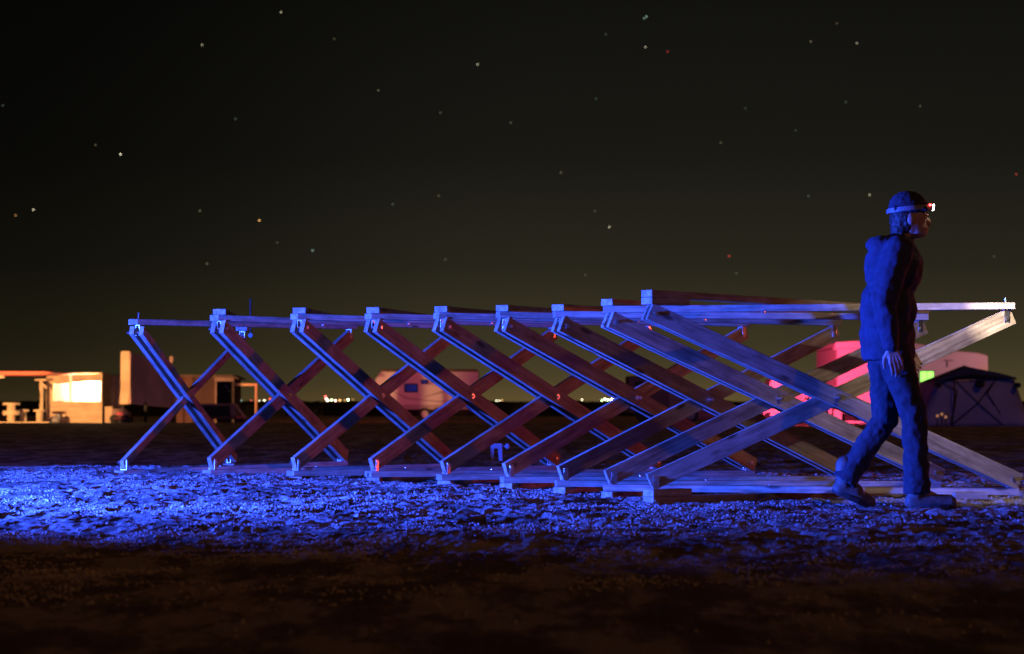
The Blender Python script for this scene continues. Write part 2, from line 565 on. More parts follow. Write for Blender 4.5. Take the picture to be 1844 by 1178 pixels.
def bracket(pv, n, top, inside, name='bracket'):
    """U bracket at pivot pv: base against the beam (above when top), arms along the planks' sides"""
    s = 1 if top else -1
    half = (PT / 2 + 0.0015 if not inside else PT / 2 - 0.005)
    th = 0.004
    w = 0.017
    mb = MB()
    base = 0.0535
    low = -0.022
    mb.box(-w, w, -half - th, half + th, base - th, base)
    mb.box(-w, w, -half - th, -half, low, base - th)
    mb.box(-w, w, half, half + th, low, base - th)
    u = Vector((-n.y, n.x, 0))
    Rm = Matrix((u, n, Vector((0, 0, 1)))).transposed() @ Matrix.Diagonal((1, 1, s))
    o = mb.build(name, M['steel'], lat, 0.001)
    o.matrix_local = Matrix.Translation(pv - LO) @ Rm.to_4x4()
    return o


cen = []
for i in range(9):
    du = (TR[i] - TL[i]); du.z = 0; du.normalize()
    n = Vector((du.y, -du.x, 0))           # side towards the camera and right
    PWi = 0.062 if i == 0 else PW
    # double plank, upper left to lower right; the single plank runs between its two boards
    for s in (1, -1):
        stick('plank', TL[i], BR[i], PWi, PT, 0.040 + random.uniform(-.006, .006), 0.055 + random.uniform(-.01, .01), n * s * (PT + 0.001))
    stick('plank', BL[i], TR[i], PWi, PT - 0.002, 0.040 + random.uniform(-.006, .006), 0.045)
    for pv, top, ins in ((TL[i], 1, 1), (BR[i], 0, 1), (BL[i], 0, 0), (TR[i], 1, 0)):
        br = bracket(pv, n, top, ins)
        half = PT * 1.5 + 0.004 if ins else PT / 2 + 0.006
        mb = MB()
        tail = 0.03 if i % 2 == 0 or ins else 0.018
        bolt(mb, (0, half + 0.002, 0), (0, -half - tail, 0))
        b = mb.build('pivot_bolt', M['steel'], br)
        zz = 0.0535
        mb = MB()
        bolt(mb, (0, 0, zz - 0.004 - 0.008), (0, 0, zz + BT * 2 + (0.008 if i < 8 or top == 0 else -0.01)), 0.005, 0.008)
        b2 = mb.build('beam_bolt', M['steel'], br)
    c = (TL[i] + BR[i] + BL[i] + TR[i]) / 4
    # crossing of the two diagonals
    a1, b1, a2, b2_ = TL[i], BR[i], BL[i], TR[i]
    d1 = b1 - a1; d2 = b2_ - a2
    hx = Vector((du.x, du.y, 0))
    def uv(p): return (Vector((p - a1).to_tuple()).dot(hx), p.z)
    (u1, v1), (u2, v2), (u3, v3), (u4, v4) = uv(a1), uv(b1), uv(a2), uv(b2_)
    den = (u2 - u1) * (v4 - v3) - (v2 - v1) * (u4 - u3)
    t = ((u3 - u1) * (v4 - v3) - (v3 - v1) * (u4 - u3)) / den
    c = a1 + d1 * t
    cen.append(c)
    cb = MB()
    h2 = PT * 1.5 + 0.003
    bolt(cb, n * -(h2 + 0.004) * 1.0, n * (h2 + (0.045 if i > 4 else 0.014)), 0.0065, 0.013)
    cb.tube(n * (h2 - 0.001), n * (h2 + 0.002), 0.019, 0.019, 16)
    o = cb.build('centre_bolt', M['steel'], lat)
    o.location = c - LO

UZ = Vector((0, 0, 1))
for i in range(8):
    for (la, ra, s) in ((TL, TR, 1), (BL, BR, -1)):
        z1 = s * (0.0545 + BT / 2)
        z2 = s * (0.0545 + BT * 1.5 + 0.0015)
        p0, p1 = la[i] + UZ * z1, ra[i + 1] + UZ * z1
        q0, q1 = la[i + 1] + UZ * z2, ra[i] + UZ * z2
        stick('beam', p0, p1, BW, BT, 0.055, 0.05, flat=True)
        stick('beam', q0, q1, BW, BT, 0.055, 0.05, flat=True)
        # bolt where the pair crosses
        ax, ay, bx, by = p0.x, p0.y, p1.x, p1.y
        cx, cy, dx, dy = q0.x, q0.y, q1.x, q1.y
        den = (bx - ax) * (dy - cy) - (by - ay) * (dx - cx)
        t = ((cx - ax) * (dy - cy) - (cy - ay) * (dx - cx)) / den
        t2 = ((cx - ax) * (by - ay) - (cy - ay) * (bx - ax)) / den
        pp = p0.lerp(p1, t); qq = q0.lerp(q1, t2)
        mb = MB()
        lo, hi = sorted((pp.z, qq.z))
        c = Vector((pp.x, pp.y, 0))
        bolt(mb, c + UZ * (lo - BT / 2 - 0.006), c + UZ * (hi + BT / 2 + 0.007), 0.006, 0.011)
        o = mb.build('crossing_bolt', M['steel'], lat)
        o.location = -LO
# short spacer blocks where only the outer beam arrives
def spacer(pv, toward, s, L=0.30, back=0.055):
    d = (toward - pv); d.z = 0; d.normalize()
    a = pv + UZ * s * (0.0545 + BT / 2)
    o = stick('spacer_block', a, a + d, BW, BT, back, -1 + L - back, flat=True)
    return o
spacer(TL[8], TR[7], 1); spacer(BL[8], BR[7], -1)
spacer(TR[0], TL[1], 1, 0.2); spacer(BR[0], BL[1], -1, 0.2)
for k, (la, ra) in enumerate(((TL, TR), (BL, BR))):
    pass
# packing blocks under the near beam ends that meet the ground
for i in range(9):
    zb = BL[i].z - 0.0545 - 2 * BT - 0.0015
    g = gz(BL[i].x, BL[i].y) - 0.03
    if i == 0: zb += BT
    if zb - g > 0.006:
        mb = MB().box(-0.05, 0.05, -0.042, 0.042, g - zb, -0.001)
        o = mb.build('foot_block', M['wood'], lat, 0.002)
        o.location = Vector((BL[i].x, BL[i].y, zb)) - LO
# threaded rod that sticks up from the far end joint, with its big washer
mb = MB()
mb.tube((0, 0, 0.02), (0, 0, 0.295), 0.007, 0.007, 8)
mb.tube((0, -0.012, 0), (0, 0.012, 0), 0.018, 0.018, 12)
o = mb.build('threaded_rod', M['black_steel'], lat)
o.location = P(451, 604, DR[0] - 0.1) - LO

# ------------------------------------------------------------------ loose things on the ground nearby
p = P(1747, 893, 12.75)
mb = MB().box(-0.093, 0.093, -0.045, 0.045, -0.02, 0.0205)
o = mb.build('wood_offcut', M['wood'], None, 0.002, loc=p)
tag(o, 'short pine offcut lying flat under the right end of the lowest front beam', 'wood block')

p = P(893, 829, 19.0)
t = empty('small_stand', (p.x, p.y, p.z - 0.005), R(10))
tag(t, 'small blue two-legged stand on the ground behind the fourth timber cross', 'stand')
MB().box(-.05, .05, -.03, .03, .105, .15).build('top', M['plastic_grey'], t, .006)
for s in (-1, 1):
    mb = MB()
    mb.add([(s * .05, -.025, .12), (s * .018, -.025, .12), (s * .018, .025, .12), (s * .05, .025, .12),
            (s * .052, -.025, 0), (s * .028, -.025, 0), (s * .028, .025, 0), (s * .052, .025, 0)],
           [(0, 1, 2, 3), (7, 6, 5, 4), (0, 4, 5, 1), (1, 5, 6, 2), (2, 6, 7, 3), (3, 7, 4, 0)])
    mb.build('leg', M['plastic_grey'], t, .002)
MB().ell((.10, 0, .125), (.022, .022, .026)).build('knob', M['plastic_grey'], t, smooth=True)
MB().box(.05, .085, -.006, .006, .12, .13).build('arm', M['plastic_grey'], t)

# ------------------------------------------------------------------ person walking along the lattice
PY = 12.05
base = P(1652, 912, PY)
X0 = P(1600, 912, PY).x
per = empty('person', (X0, PY, gz(X0, PY) + 0.0))
tag(per, 'person in dark blue jacket with headlamp walking right in front of the lattice', 'person')


def clay(name, mb, m, vox, parent=per, smooth_it=6, disp=0.0, dscale=0.15):
    o = mb.build(name, m, parent, smooth=True)
    r = o.modifiers.new('remesh', 'REMESH'); r.mode = 'VOXEL'; r.voxel_size = vox; r.use_smooth_shade = True
    s = o.modifiers.new('smooth', 'SMOOTH'); s.factor = 0.5; s.iterations = smooth_it
    if disp:
        t = bpy.data.textures.new(name + '_folds', 'CLOUDS'); t.noise_scale = dscale; t.noise_depth = 2
        d = o.modifiers.new('folds', 'DISPLACE'); d.texture = t; d.strength = disp; d.mid_level = 0.5
    return o


# joints (x forward, y to the left of the walker = away from the camera, z up)
hipL, hipR = Vector((0.0, .085, .90)), Vector((0.0, -.085, .90))
kneeR, ankR = Vector((.125, -.09, .49)), Vector((.14, -.09, .09))      # planted leg, near side
kneeL, ankL = Vector((.0, .09, .48)), Vector((-.22, .10, .15))       # trailing leg
chest = Vector((.035, 0, 1.30)); waist = Vector((.0, 0, 1.02)); neck = Vector((.075, 0, 1.44)); head = Vector((.120, 0, 1.575))
shR, shL = Vector((.03, -.185, 1.385)), Vector((.03, .185, 1.385))
elR, wrR = Vector((-.06, -.235, 1.12)), Vector((-.02, -.235, .87))
elL, wrL = Vector((.01, .235, 1.12)), Vector((.13, .22, .89))

b = MB()
b.ell((0, 0, .95), (.10, .15, .11)); b.ell((.01, 0, 1.10), (.095, .135, .15)); b.ell(chest, (.11, .155, .16))
b.capsule(chest + Vector((0, 0, .08)), neck, .07, .055); b.capsule(neck, head - Vector((.02, 0, .05)), .052, .050)
for hp, kn, an in ((hipR, kneeR, ankR), (hipL, kneeL, ankL)):
    b.capsule(hp, kn, .08, .052); b.capsule(kn, an, .052, .036)
b.capsule(ankR, ankR + Vector((.14, 0, -.055)), .036, .03); b.capsule(ankL, ankL + Vector((.10, 0, -.10)), .036, .03)
for sh, el, wr in ((shR, elR, wrR), (shL, elL, wrL)):
    b.capsule(sh, el, .05, .038); b.capsule(el, wr, .036, .025)
# head
b.ell(head, (.098, .075, .115)); b.ell(head + Vector((.035, 0, -.055)), (.062, .056, .062)); b.ell(head + Vector((.068, 0, -.085)), (.03, .032, .024))
b.ell(head + Vector((.085, 0, .012)), (.02, .048, .012))
nose = Matrix.Rotation(R(-28), 3, 'Y')
b.ell(head + Vector((.102, 0, -.022)), (.018, .013, .026), rot=nose); b.ell(head + Vector((.092, 0, -.058)), (.014, .026, .009)); b.ell(head + Vector((.09, 0, -.069)), (.014, .022, .008))
for s in (-1, 1):
    b.ell(head + Vector((-.005, s * .075, -.012)), (.020, .010, .030))


def hand(b, wr, d, side, curl):
    d = d.normalized()
    ac = Vector((0, 1, 0)); ac = (ac - d * ac.dot(d)).normalized()
    pn = d.cross(ac).normalized()                  # across the palm
    for k in range(4):
        off = pn * (-.030 + .020 * k)
        b.capsule(wr + pn * (-.012 + .008 * k), wr + d * .085 + off, .013, .0105, 8)
        ln = (.036, .043, .040, .031)[k]
        r = .0095 - .0005 * abs(k - 1)
        pt = wr + d * .085 + off
        dd = d.copy()
        for j, sh_ in enumerate((1, .75, .6)):
            dd = (dd + ac * side * curl * (0.4 + .35 * j)).normalized()
            nx_ = pt + dd * ln * sh_
            b.capsule(pt, nx_, r, r * .9, 8)
            pt = nx_; r *= .9
    th = wr + pn * -.02 + d * .02
    t1 = th + (pn * -.8 + d * .8 + ac * side * .4).normalized() * .045
    t2 = t1 + (d + ac * side * .5 - pn * .3).normalized() * .034
    t3 = t2 + (d + ac * side * .7).normalized() * .027
    b.capsule(th, t1, .015, .012, 8); b.capsule(t1, t2, .0115, .010, 8); b.capsule(t2, t3, .010, .0085, 8)


hand(b, wrR, (wrR - elR) + Vector((.03, 0, 0)), 1, .7)
hand(b, wrL, (wrL - elL), -1, .8)
clay('body', b, M['skin'], .0048, smooth_it=3)
# eyes
mb = MB()
for s in (-1, 1): mb.ell(head + Vector((.083, s * .030, .0)), (.012, .012, .010))
mb.build('eyes', M['white_paint'], per, smooth=True)
mb = MB()
for s in (-1, 1): mb.ell(head + Vector((.0935, s * .030, .0)), (.004, .005, .005))
mb.build('pupils', M['black'], per, smooth=True)
# jacket
j = MB()
j.ell((0, 0, .95), (.15, .185, .13)); j.ell((.005, 0, 1.08), (.155, .18, .19)); j.ell(chest, (.165, .195, .175)); j.ell((-.02, 0, 1.425), (.10, .11, .05)); j.tube((0, 0, .80), (0, 0, .95), .145, .15, 20)
j.capsule(chest + Vector((0, .10, .06)), shL, .09, .078); j.capsule(chest + Vector((0, -.10, .06)), shR, .09, .078)
j.capsule(chest + Vector((0, 0, .1)), neck + Vector((.0, 0, .0)), .09, .073)
for sh, el, wr in ((shR, elR, wrR), (shL, elL, wrL)):
    e = el.lerp(wr, .94)
    j.capsule(sh, el, .086, .070); j.capsule(el, e, .070, .048)
clay('jacket', j, M['cloth_navy'], .009, smooth_it=4, disp=.030, dscale=.075)
# trousers
t_ = MB()
t_.ell((0, 0, .90), (.115, .165, .12))
for hp, kn, an in ((hipR, kneeR, ankR), (hipL, kneeL, ankL)):
    t_.capsule(hp, kn, .100, .072); t_.capsule(kn, kn.lerp(an, .80), .070, .066); t_.tube(kn.lerp(an, .75), kn.lerp(an, 1.02), .068, .074, 16)
clay('trousers', t_, M['cloth_dark'], .009, smooth_it=4, disp=.026, dscale=.06)
# boots


def boot(an, yaw_dir, z_low, toe):
    m_ = MB()
    f = yaw_dir.normalized()
    heel = an + Vector((-.03, 0, 0)) + Vector((0, 0, z_low))
    m_.capsule(an + Vector((0, 0, .08)), an + Vector((-.005, 0, -.02)), .052, .05)
    m_.capsule(an + Vector((-.025, 0, -.045)), an + Vector((.03, 0, -.04)) + toe * .2, .045, .046)
    m_.capsule(an + toe * .25 + Vector((0, 0, -.035)), an + toe, .045, .036)
    return m_


o = clay('boot', boot(ankR, Vector((1, 0, 0)), -.09, Vector((.175, -.015, -.052))), M['boot'], .006, smooth_it=3)
o = clay('boot', boot(ankL, Vector((1, 0, 0)), -.1, Vector((.135, .01, -.125))), M['boot'], .006, smooth_it=3)
for an, toe, up in ((ankR, Vector((.175, -.015, -.052)), 0), (ankL, Vector((.135, .01, -.125)), 1)):
    hl_, tp = an + Vector((-.03, 0, -.088)), an + toe + Vector((.02, 0, -.036))
    if up: hl_ = an + Vector((-.065, 0, -.070)); tp = an + toe + Vector((.005, 0, -.040))
    d_ = (tp - hl_); up_ = Vector((-d_.z, 0, d_.x)).normalized()
    so = MB()
    N_ = 14; ring = []
    for k in range(N_):
        a_ = 2 * math.pi * k / N_
        ring.append(hl_ + d_ * (.5 + .56 * math.cos(a_)) + Vector((0, .048 * math.sin(a_), 0)))
    so.add([p_ for p_ in ring] + [p_ + up_ * .024 for p_ in ring], [tuple(range(N_))[::-1], tuple(range(N_, 2 * N_))] + [(k, (k + 1) % N_, N_ + (k + 1) % N_, N_ + k) for k in range(N_)])
    so.build('boot_sole', M['rubber'], per)
# hair, cap, headlamp
h = MB(); h.ell(head + Vector((-.022, 0, .0)), (.088, .080, .112)); h.ell(head + Vector((-.05, 0, -.06)), (.055, .068, .06))
clay('hair', h, M['hair'], .006, smooth_it=2, disp=.01, dscale=.02)
c_ = MB(); c_.ell(head + Vector((-.006, 0, .062)), (.106, .086, .085)); c_.box(-.09, .09, -.074, .074, 0, .02, Matrix.Translation(head + Vector((-.002, 0, .035))))
clay('knit_cap', c_, M['cloth_dark'], .005, smooth_it=5, disp=.006, dscale=.02)
hl = empty('headlamp', head + Vector((.104, 0, .058))); hl.parent = per
hb = MB(); hb.box(-.004, .022, -.032, .032, -.020, .020); hb.box(-.012, .0, -.036, .036, -.024, .024)
hb.build('lamp_housing', M['plastic_grey'], hl, .004)
glow = mat('lamp_lens_glow', (0.9, 0.9, 0.9), 0.3, 0.0, 5, emit=60, ecol=(1.0, 0.93, 0.86))
redglow = mat('red_indicator_glow', (0.9, 0.1, 0.1), 0.3, 0.0, 5, emit=14, ecol=(1.0, 0.05, 0.05))
MB().tube((.020, 0, -.002), (.030, 0, -.003), .015, .017, 16).build('lamp_lens', glow, hl)
MB().box(.0, .012, -.036, -.030, .004, .014).build('indicator_light', redglow, hl)
st = MB()
N = 40
for k in range(N):
    t0 = 2 * math.pi * k / N; t1 = 2 * math.pi * (k + 1) / N
    def rp(t, z, e=.0): return Vector(((.112 + e) * math.cos(t) - .110, (.092 + e) * math.sin(t), z - .012 * (1 - math.cos(t))))
    st.add([rp(t0, -.012), rp(t1, -.012), rp(t1, .012), rp(t0, .012), rp(t0, -.012, .003), rp(t1, -.012, .003), rp(t1, .012, .003), rp(t0, .012, .003)],
           [(3, 2, 1, 0), (4, 5, 6, 7), (0, 1, 5, 4), (2, 3, 7, 6)])
st.build('strap', M['plastic_grey'], hl)
bpy.context.view_layer.update()
hp = hl.matrix_world.translation + Vector((.07, -.02, 0))
lamp('headlamp_beam', 'SPOT', hp, TR[8] + Vector((.02, 0, -.25)), 62, (1.0, 0.84, 0.70), 0.012, 112, 1.0)
lamp('headlamp_centre_beam', 'SPOT', hp, TR[8] + Vector((.0, 0, -.03)), 330, (1.0, 0.88, 0.78), 0.012, 22, 1.0)

# ------------------------------------------------------------------ things in the camp behind
def scale_at(Y): return Y / F          # metres per photo pixel at distance Y


def base_of(px, Y):
    q_ = P(px, 700, Y)
    return Vector((q_.x, Y, gz(q_.x, Y)))


def ZZ(py, Y, b): return P(922, py, Y).z - b.z
def XX(px, Y, b): return P(px, 700, Y).x - b.x


YB = 102.0
# plywood booth with a lit serving opening
b0 = base_of(132, YB)
t = empty('plywood_booth', b0)
tag(t, 'small plywood booth glowing warm white from its serving opening, left of the dark shed', 'booth')
x = lambda px: XX(px, YB, b0)
z = lambda py: ZZ(py, YB, b0)
MB().box(x(83), x(183), 0, .08, 0, z(724)).build('lower_panel', M['ply'], t, .01)
MB().box(x(90), x(147), -.02, -.003, z(733), z(731)).build('batten', M['board'], t)
MB().box(x(118), x(120), -.018, -.002, 0, z(735)).build('joint_strip', M['board'], t)
MB().prism([(x(84), z(677)), (x(182), z(673)), (x(182), z(686)), (x(84), z(692))][::-1], -.05, .05).build('header_panel', M['board'], t, .01)
MB().prism([(x(83), z(724)), (x(83), z(690)), (x(84), z(677)), (x(92), z(677)), (x(97), z(690)), (x(96), z(724))], -.06, .3).build('corner_post', M['ply'], t, .02)
MB().box(x(181), x(184.5), -.05, 2.0, 0, z(673)).build('side_wall', M['ply'], t, .01)
MB().box(x(83), x(181), 1.1, 1.16, z(726), z(672)).build('back_wall', M['white_paint'], t)
MB().box(x(83), x(185), -.10, 1.9, z(673), z(671)).build('roof', M['board'], t)
MB().box(x(84), x(182), -.22, .12, z(724.5), z(723)).build('counter', M['ply'], t)
MB().box(x(125.5), x(131), -.12, -.07, z(721), z(676)).build('upright', M['white_paint'], t, .01)
tube_g = mat('fluorescent_tube_glow', (1, 1, 1), .3, 0, 5, emit=22, ecol=(1.0, .84, .56))
for px_ in (118, 152):
    MB().tube((x(px_ - 14), .55, z(688)), (x(px_ + 14), .55, z(688)), .03, .03, 10).build('lamp_tube', tube_g, t)
lamp('booth_lamp', 'POINT', b0 + Vector((x(160), .45, z(692))), (0, 0, 0), 620, (1.0, .72, .40), .15)
# canopy edge that enters at the left
b0 = base_of(20, YB - 3)
t = empty('canopy', b0)
tag(t, 'flat orange-red canopy roof reaching in from the left above the cable spools', 'canopy')
x = lambda px: XX(px, YB - 3, b0); z = lambda py: ZZ(py, YB - 3, b0)
orange = mat('red_lit_tarpaulin', (0.62, 0.12, 0.07), .6, .15, 1.0, .1)  # red light on the roof edge is put into this colour
MB().prism([(x(-160), z(677)), (x(78), z(675.5)), (x(98), z(671.5)), (x(85), z(669)), (x(-160), z(668))], -.1, 3.5).build('roof', orange, t, .02)
for px_ in (-130, -40):
    MB().box(x(px_) - .06, x(px_) + .06, .4, .52, 0, z(677)).build('post', M['board'], t)
MB().box(x(-10), x(4.5), .2, .5, z(681), z(676)).build('bracket', M['ply'], t)
# cable spools
def spool(px, Y, y_top, y_bot, wr, hub, label, z_off=0.0):
    b = base_of(px, Y)
    h_ = (y_bot - y_top) * scale_at(Y)
    t = empty('cable_spool', b + Vector((0, 0, z_off)))
    tag(t, label, 'cable spool', 'wooden cable spools left of the booth')
    r = wr * scale_at(Y); hb_ = hub * scale_at(Y)
    MB().tube((0, 0, h_ - .09), (0, 0, h_), r, r, 24).build('disc', M['ply'], t)
    MB().tube((0, 0, 0), (0, 0, .09), r, r, 24).build('disc', M['ply'], t)
    MB().tube((0, 0, .09), (0, 0, h_ - .09), hb_, hb_, 20).build('drum', M['ply'], t)
    return t
YS = 99.0
spool(20.5, YS, 742, 762, 15, 7.2, 'lower wooden cable spool of the stacked pair at the far left')
spool(20.5, YS, 724, 742, 15.5, 7.4, 'upper wooden cable spool of the stacked pair at the far left', 20 * scale_at(YS) + .002)
spool(42, YS + 1.2, 736, 762, 10.5, 6.2, 'single wooden cable spool standing just right of the stacked pair')
spool(71, YS + .8, 736, 762, 10.5, 5.5, 'single wooden cable spool in front of the leaning post beside the booth')
# tall post with crossbar and brace
b0 = base_of(73, YB - .8)
t = empty('wooden_post', b0)
tag(t, 'wooden post with short crossbar and diagonal brace against the left side of the booth', 'post')
x = lambda px: XX(px, YB - .8, b0); z = lambda py: ZZ(py, YB - .8, b0)
MB().prism([(x(71.5), z(685)), (x(71.5), z(700)), (x(73), z(712)), (x(71), 0), (x(77.5), 0), (x(78), z(704)), (x(76), z(685))][::-1], -.07, .07).build('upright', M['ply'], t, .01)
MB().box(x(63), x(84), -.08, .08, z(686), z(682.5)).build('crossbar', M['ply'], t, .01)
MB().prism([(x(74), z(686)), (x(84), z(697)), (x(84), z(702)), (x(74), z(692))][::-1], -.05, .05).build('brace', M['ply'], t, .01)
# pallet boards and sack at the foot of the booth
b0 = base_of(60, YB - 4.5)
o = MB().box(-58 * scale_at(YB), 30 * scale_at(YB), -.3, .3, 0, .10).build('low_platform', M['ply'], None, .01, loc=b0)
tag(o, 'low plywood platform on the ground under the cable spools', 'platform')
b0 = base_of(99, YB - 1.0)
mb = MB(); mb.ell((0, 0, .17), (.24, .2, .20)); mb.ell((.12, 0, .22), (.14, .15, .19)); mb.ell((-.2, 0, .1), (.15, .15, .12))
o = mb.build('grey_sack', M['plastic_grey'], None, smooth=True, loc=b0)
tag(o, 'lumpy grey sack leaning on the lower left of the plywood booth', 'sack')

# dark wall right of the booth
b0 = base_of(200, YB + 4)
t = empty('dark_wall', b0)
tag(t, 'dark red-brown board wall between the plywood booth and the tall wedge wall', 'wall')
k = scale_at(YB + 4)
for n_ in range(4):
    MB().box((-17 + n_ * 8.6) * k + .01, (-17 + (n_ + 1) * 8.6) * k - .01, 0, .05, 0, 84 * k + (.02 if n_ % 2 else 0)).build('panel', M['maroon'], t)
MB().box(-17 * k, 18 * k, -.03, .08, 84.5 * k + .02, 86.5 * k).build('cap_rail', M['dark_board'], t)

# tall wedge shaped wall: lit narrow front face, long side face falling away
b0 = base_of(225, YB - 6)
t = empty('wedge_wall', b0)
tag(t, 'tall wedge-shaped wall with a narrow lit front edge and a sloping dark red side', 'wall')
k = scale_at(YB - 6)
fz = lambda py: ZZ(py, YB - 6, b0)
mb = MB()
prof = [(-8, 633), (-8.3, 670), (-8, 700), (-10, 728), (6.5, 728), (9.5, 700), (9.0, 660), (8.4, 645), (8, 632)]
mb.prism([(a * k, fz(c)) for a, c in prof], 0, .35)
mb.build('front_board', M['board'], t, .02)
# side face runs right and back
y1 = 3.6
mb = MB()
kk = (YB - 6 + y1) / F
xr_ = XX(317, YB - 6 + y1, b0)
z1t, z1b = ZZ(662, YB - 6 + y1, b0), ZZ(735, YB - 6 + y1, b0)
x0_ = 9.6 * k
vs = [(x0_, .02, fz(634)), (xr_, y1, z1t), (xr_, y1, z1b), (x0_, .02, fz(727))]
mid_top = ((x0_ * .5 + xr_ * .5), y1 * .5, (fz(634) * .5 + z1t * .5) - .05)
off = Vector((.10, -.0, 0))
vs2 = [tuple(Vector(v) + Vector((-.12, .12, 0))) for v in vs]
mb.add(vs + vs2, [(0, 1, 2, 3), (7, 6, 5, 4), (0, 4, 5, 1), (1, 5, 6, 2), (2, 6, 7, 3), (3, 7, 4, 0)])
mb.build('side_wall', mat('red_brown_sheet', (0.66, 0.42, 0.40), .85, .25, .7, .15), t)
for (px_, yy) in ((221, YB - 5.6), (262, YB - 5.0), (312, YB - 3.4)):
    xx_ = XX(px_, yy, b0)
    MB().box(xx_ - .06, xx_ + .06, yy - YB + 6, yy - YB + 6.12, 0, fz(727) + .05).build('leg', M['black'], t)  # near-black colour keeps the legs looking unlit
# small lit panel and quad bike below it
b0 = base_of(196, YB - 2)
mb = MB().box(-7 * k, 7 * k, -.04, .04, 0, 33 * k)
o = mb.build('small_board', M['board'], None, .015, loc=b0)
tag(o, 'small upright lit board standing right of the booth beside the red-lit cart', 'board')
b0 = base_of(220, YB - 7)
t = empty('utility_cart', b0)
tag(t, 'low dark utility cart with a red-lit tail beneath the tall wedge wall', 'cart')
k = scale_at(YB - 7)
MB().prism([(-17 * k, 8 * k), (14 * k, 8 * k), (15 * k, 18 * k), (4 * k, 27 * k), (-15 * k, 27 * k)], -.4, .4).build('body', M['maroon'], t, .03)
redlit = mat('red_reflector', (.75, .08, .07), .4, .1, 4, emit=.35, ecol=(1, .09, .07))
MB().prism([(-6 * k, 16 * k), (6 * k, 16 * k), (3 * k, 20 * k), (-6 * k, 21 * k)], -.43, -.405).build('tail_light', redlit, t)
MB().box(-10 * k, 9 * k, -.44, -.405, 9 * k, 11 * k).build('bumper', mat('red_plastic', (.4, .05, .05), .5, .2, 4), t)
for s in (-11, 9):
    MB().tube((s * k, -.42, .2), (s * k, -.3, .2), .2, .2, 16).build('wheel', M['rubber'], t)
    MB().tube((s * k, .3, .2), (s * k, .42, .2), .2, .2, 16).build('wheel', M['rubber'], t)
# flag pole
b0 = base_of(309, YB + 2)
t = empty('flag_pole', b0)
tag(t, 'thin pole with small ragged cloth flags rising behind the wedge wall', 'flag pole')
k = scale_at(YB + 2); fz2 = lambda py: ZZ(py, YB + 2, b0)
MB().tube((.05, 0, 0), (0, 0, fz2(640)), .03, .02, 8).build('pole', M['dark_board'], t)
MB().prism([(-3 * k, fz2(650)), (-3.5 * k, fz2(643)), (0, fz2(641)), (3 * k, fz2(644)), (2 * k, fz2(652)), (0, fz2(655))][::-1], -.1, -.04).build('flag', mat('pinkish_cloth', (.40, .25, .23), .8, .3, 3), t)
MB().prism([(0, fz2(662)), (3 * k, fz2(661)), (6 * k, fz2(670)), (3 * k, fz2(672))][::-1], -.1, -.04).build('flag', mat('tan_cloth', (.36, .28, .20), .8, .3, 3), t)

# shed
b0 = base_of(368, YB + 3)
t = empty('shed', b0)
tag(t, 'low dark red shed with a black open doorway at its right end', 'shed')
k = scale_at(YB + 3); X_ = lambda px: XX(px, YB + 3, b0); Z_ = lambda py: ZZ(py, YB + 3, b0)
MB().box(X_(318), X_(347), 0, .1, 0, Z_(678)).build('wall', mat('red_brown_ply_shaded', (0.12, 0.050, 0.042), .85, .2, .8), t, .01)  # both wall colours darkened in place of shade from the wedge wall
MB().box(X_(347.5), X_(388), .12, .22, 0, Z_(678)).build('wall', mat('dark_red_ply_shaded', (0.075, 0.034, 0.030), .85, .3, .8), t, .01)
MB().box(X_(386), X_(421), 0, .12, Z_(687), Z_(679)).build('lintel', M['maroon'], t, .01)
MB().box(X_(387), X_(390), 0, .12, 0, Z_(687)).build('door_post', M['maroon'], t, .01)
MB().box(X_(419), X_(421.5), 0, .12, 0, Z_(687)).build('door_post', M['dark_board'], t, .01)
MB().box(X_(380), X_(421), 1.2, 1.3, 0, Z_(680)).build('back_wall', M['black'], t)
MB().box(X_(421.6), X_(423), .1, 2.4, 0, Z_(682)).build('side_wall', M['dark_board'], t)
MB().prism([(X_(316), Z_(678)), (X_(424), Z_(681)), (X_(431), Z_(684)), (X_(431), Z_(682)), (X_(418), Z_(675.5)), (X_(316), Z_(674.5))], -.2, 2.6).build('roof', M['dark_board'], t)
mb = MB(); mb.prism([(X_(398), Z_(692)), (X_(401), Z_(692)), (X_(409), Z_(706)), (X_(408), Z_(707))][::-1], 1.1, 1.16)
mb.box(X_(396), X_(403), 1.1, 1.16, Z_(697), Z_(695.6))
mb.build('wall_ornament', mat('dull_metal', (.28, .22, .2), .6, .2, 4), t)
# orange gate frame
b0 = base_of(444, YB + 1)
t = empty('gate_frame', b0)
tag(t, 'bright orange timber frame of one post and a top rail beside the shed', 'frame')
X_ = lambda px: XX(px, YB + 1, b0); Z_ = lambda py: ZZ(py, YB + 1, b0)
pine2 = mat('orange_lit_pine', (.62, .40, .22), .7, .2, 2)
MB().box(X_(423), X_(463.4), -.06, .06, Z_(695), Z_(690.5)).build('top_rail', pine2, t, .01)
MB().box(X_(459), X_(463.2), -.05, .05, 0, Z_(695)).build('post', pine2, t, .01)
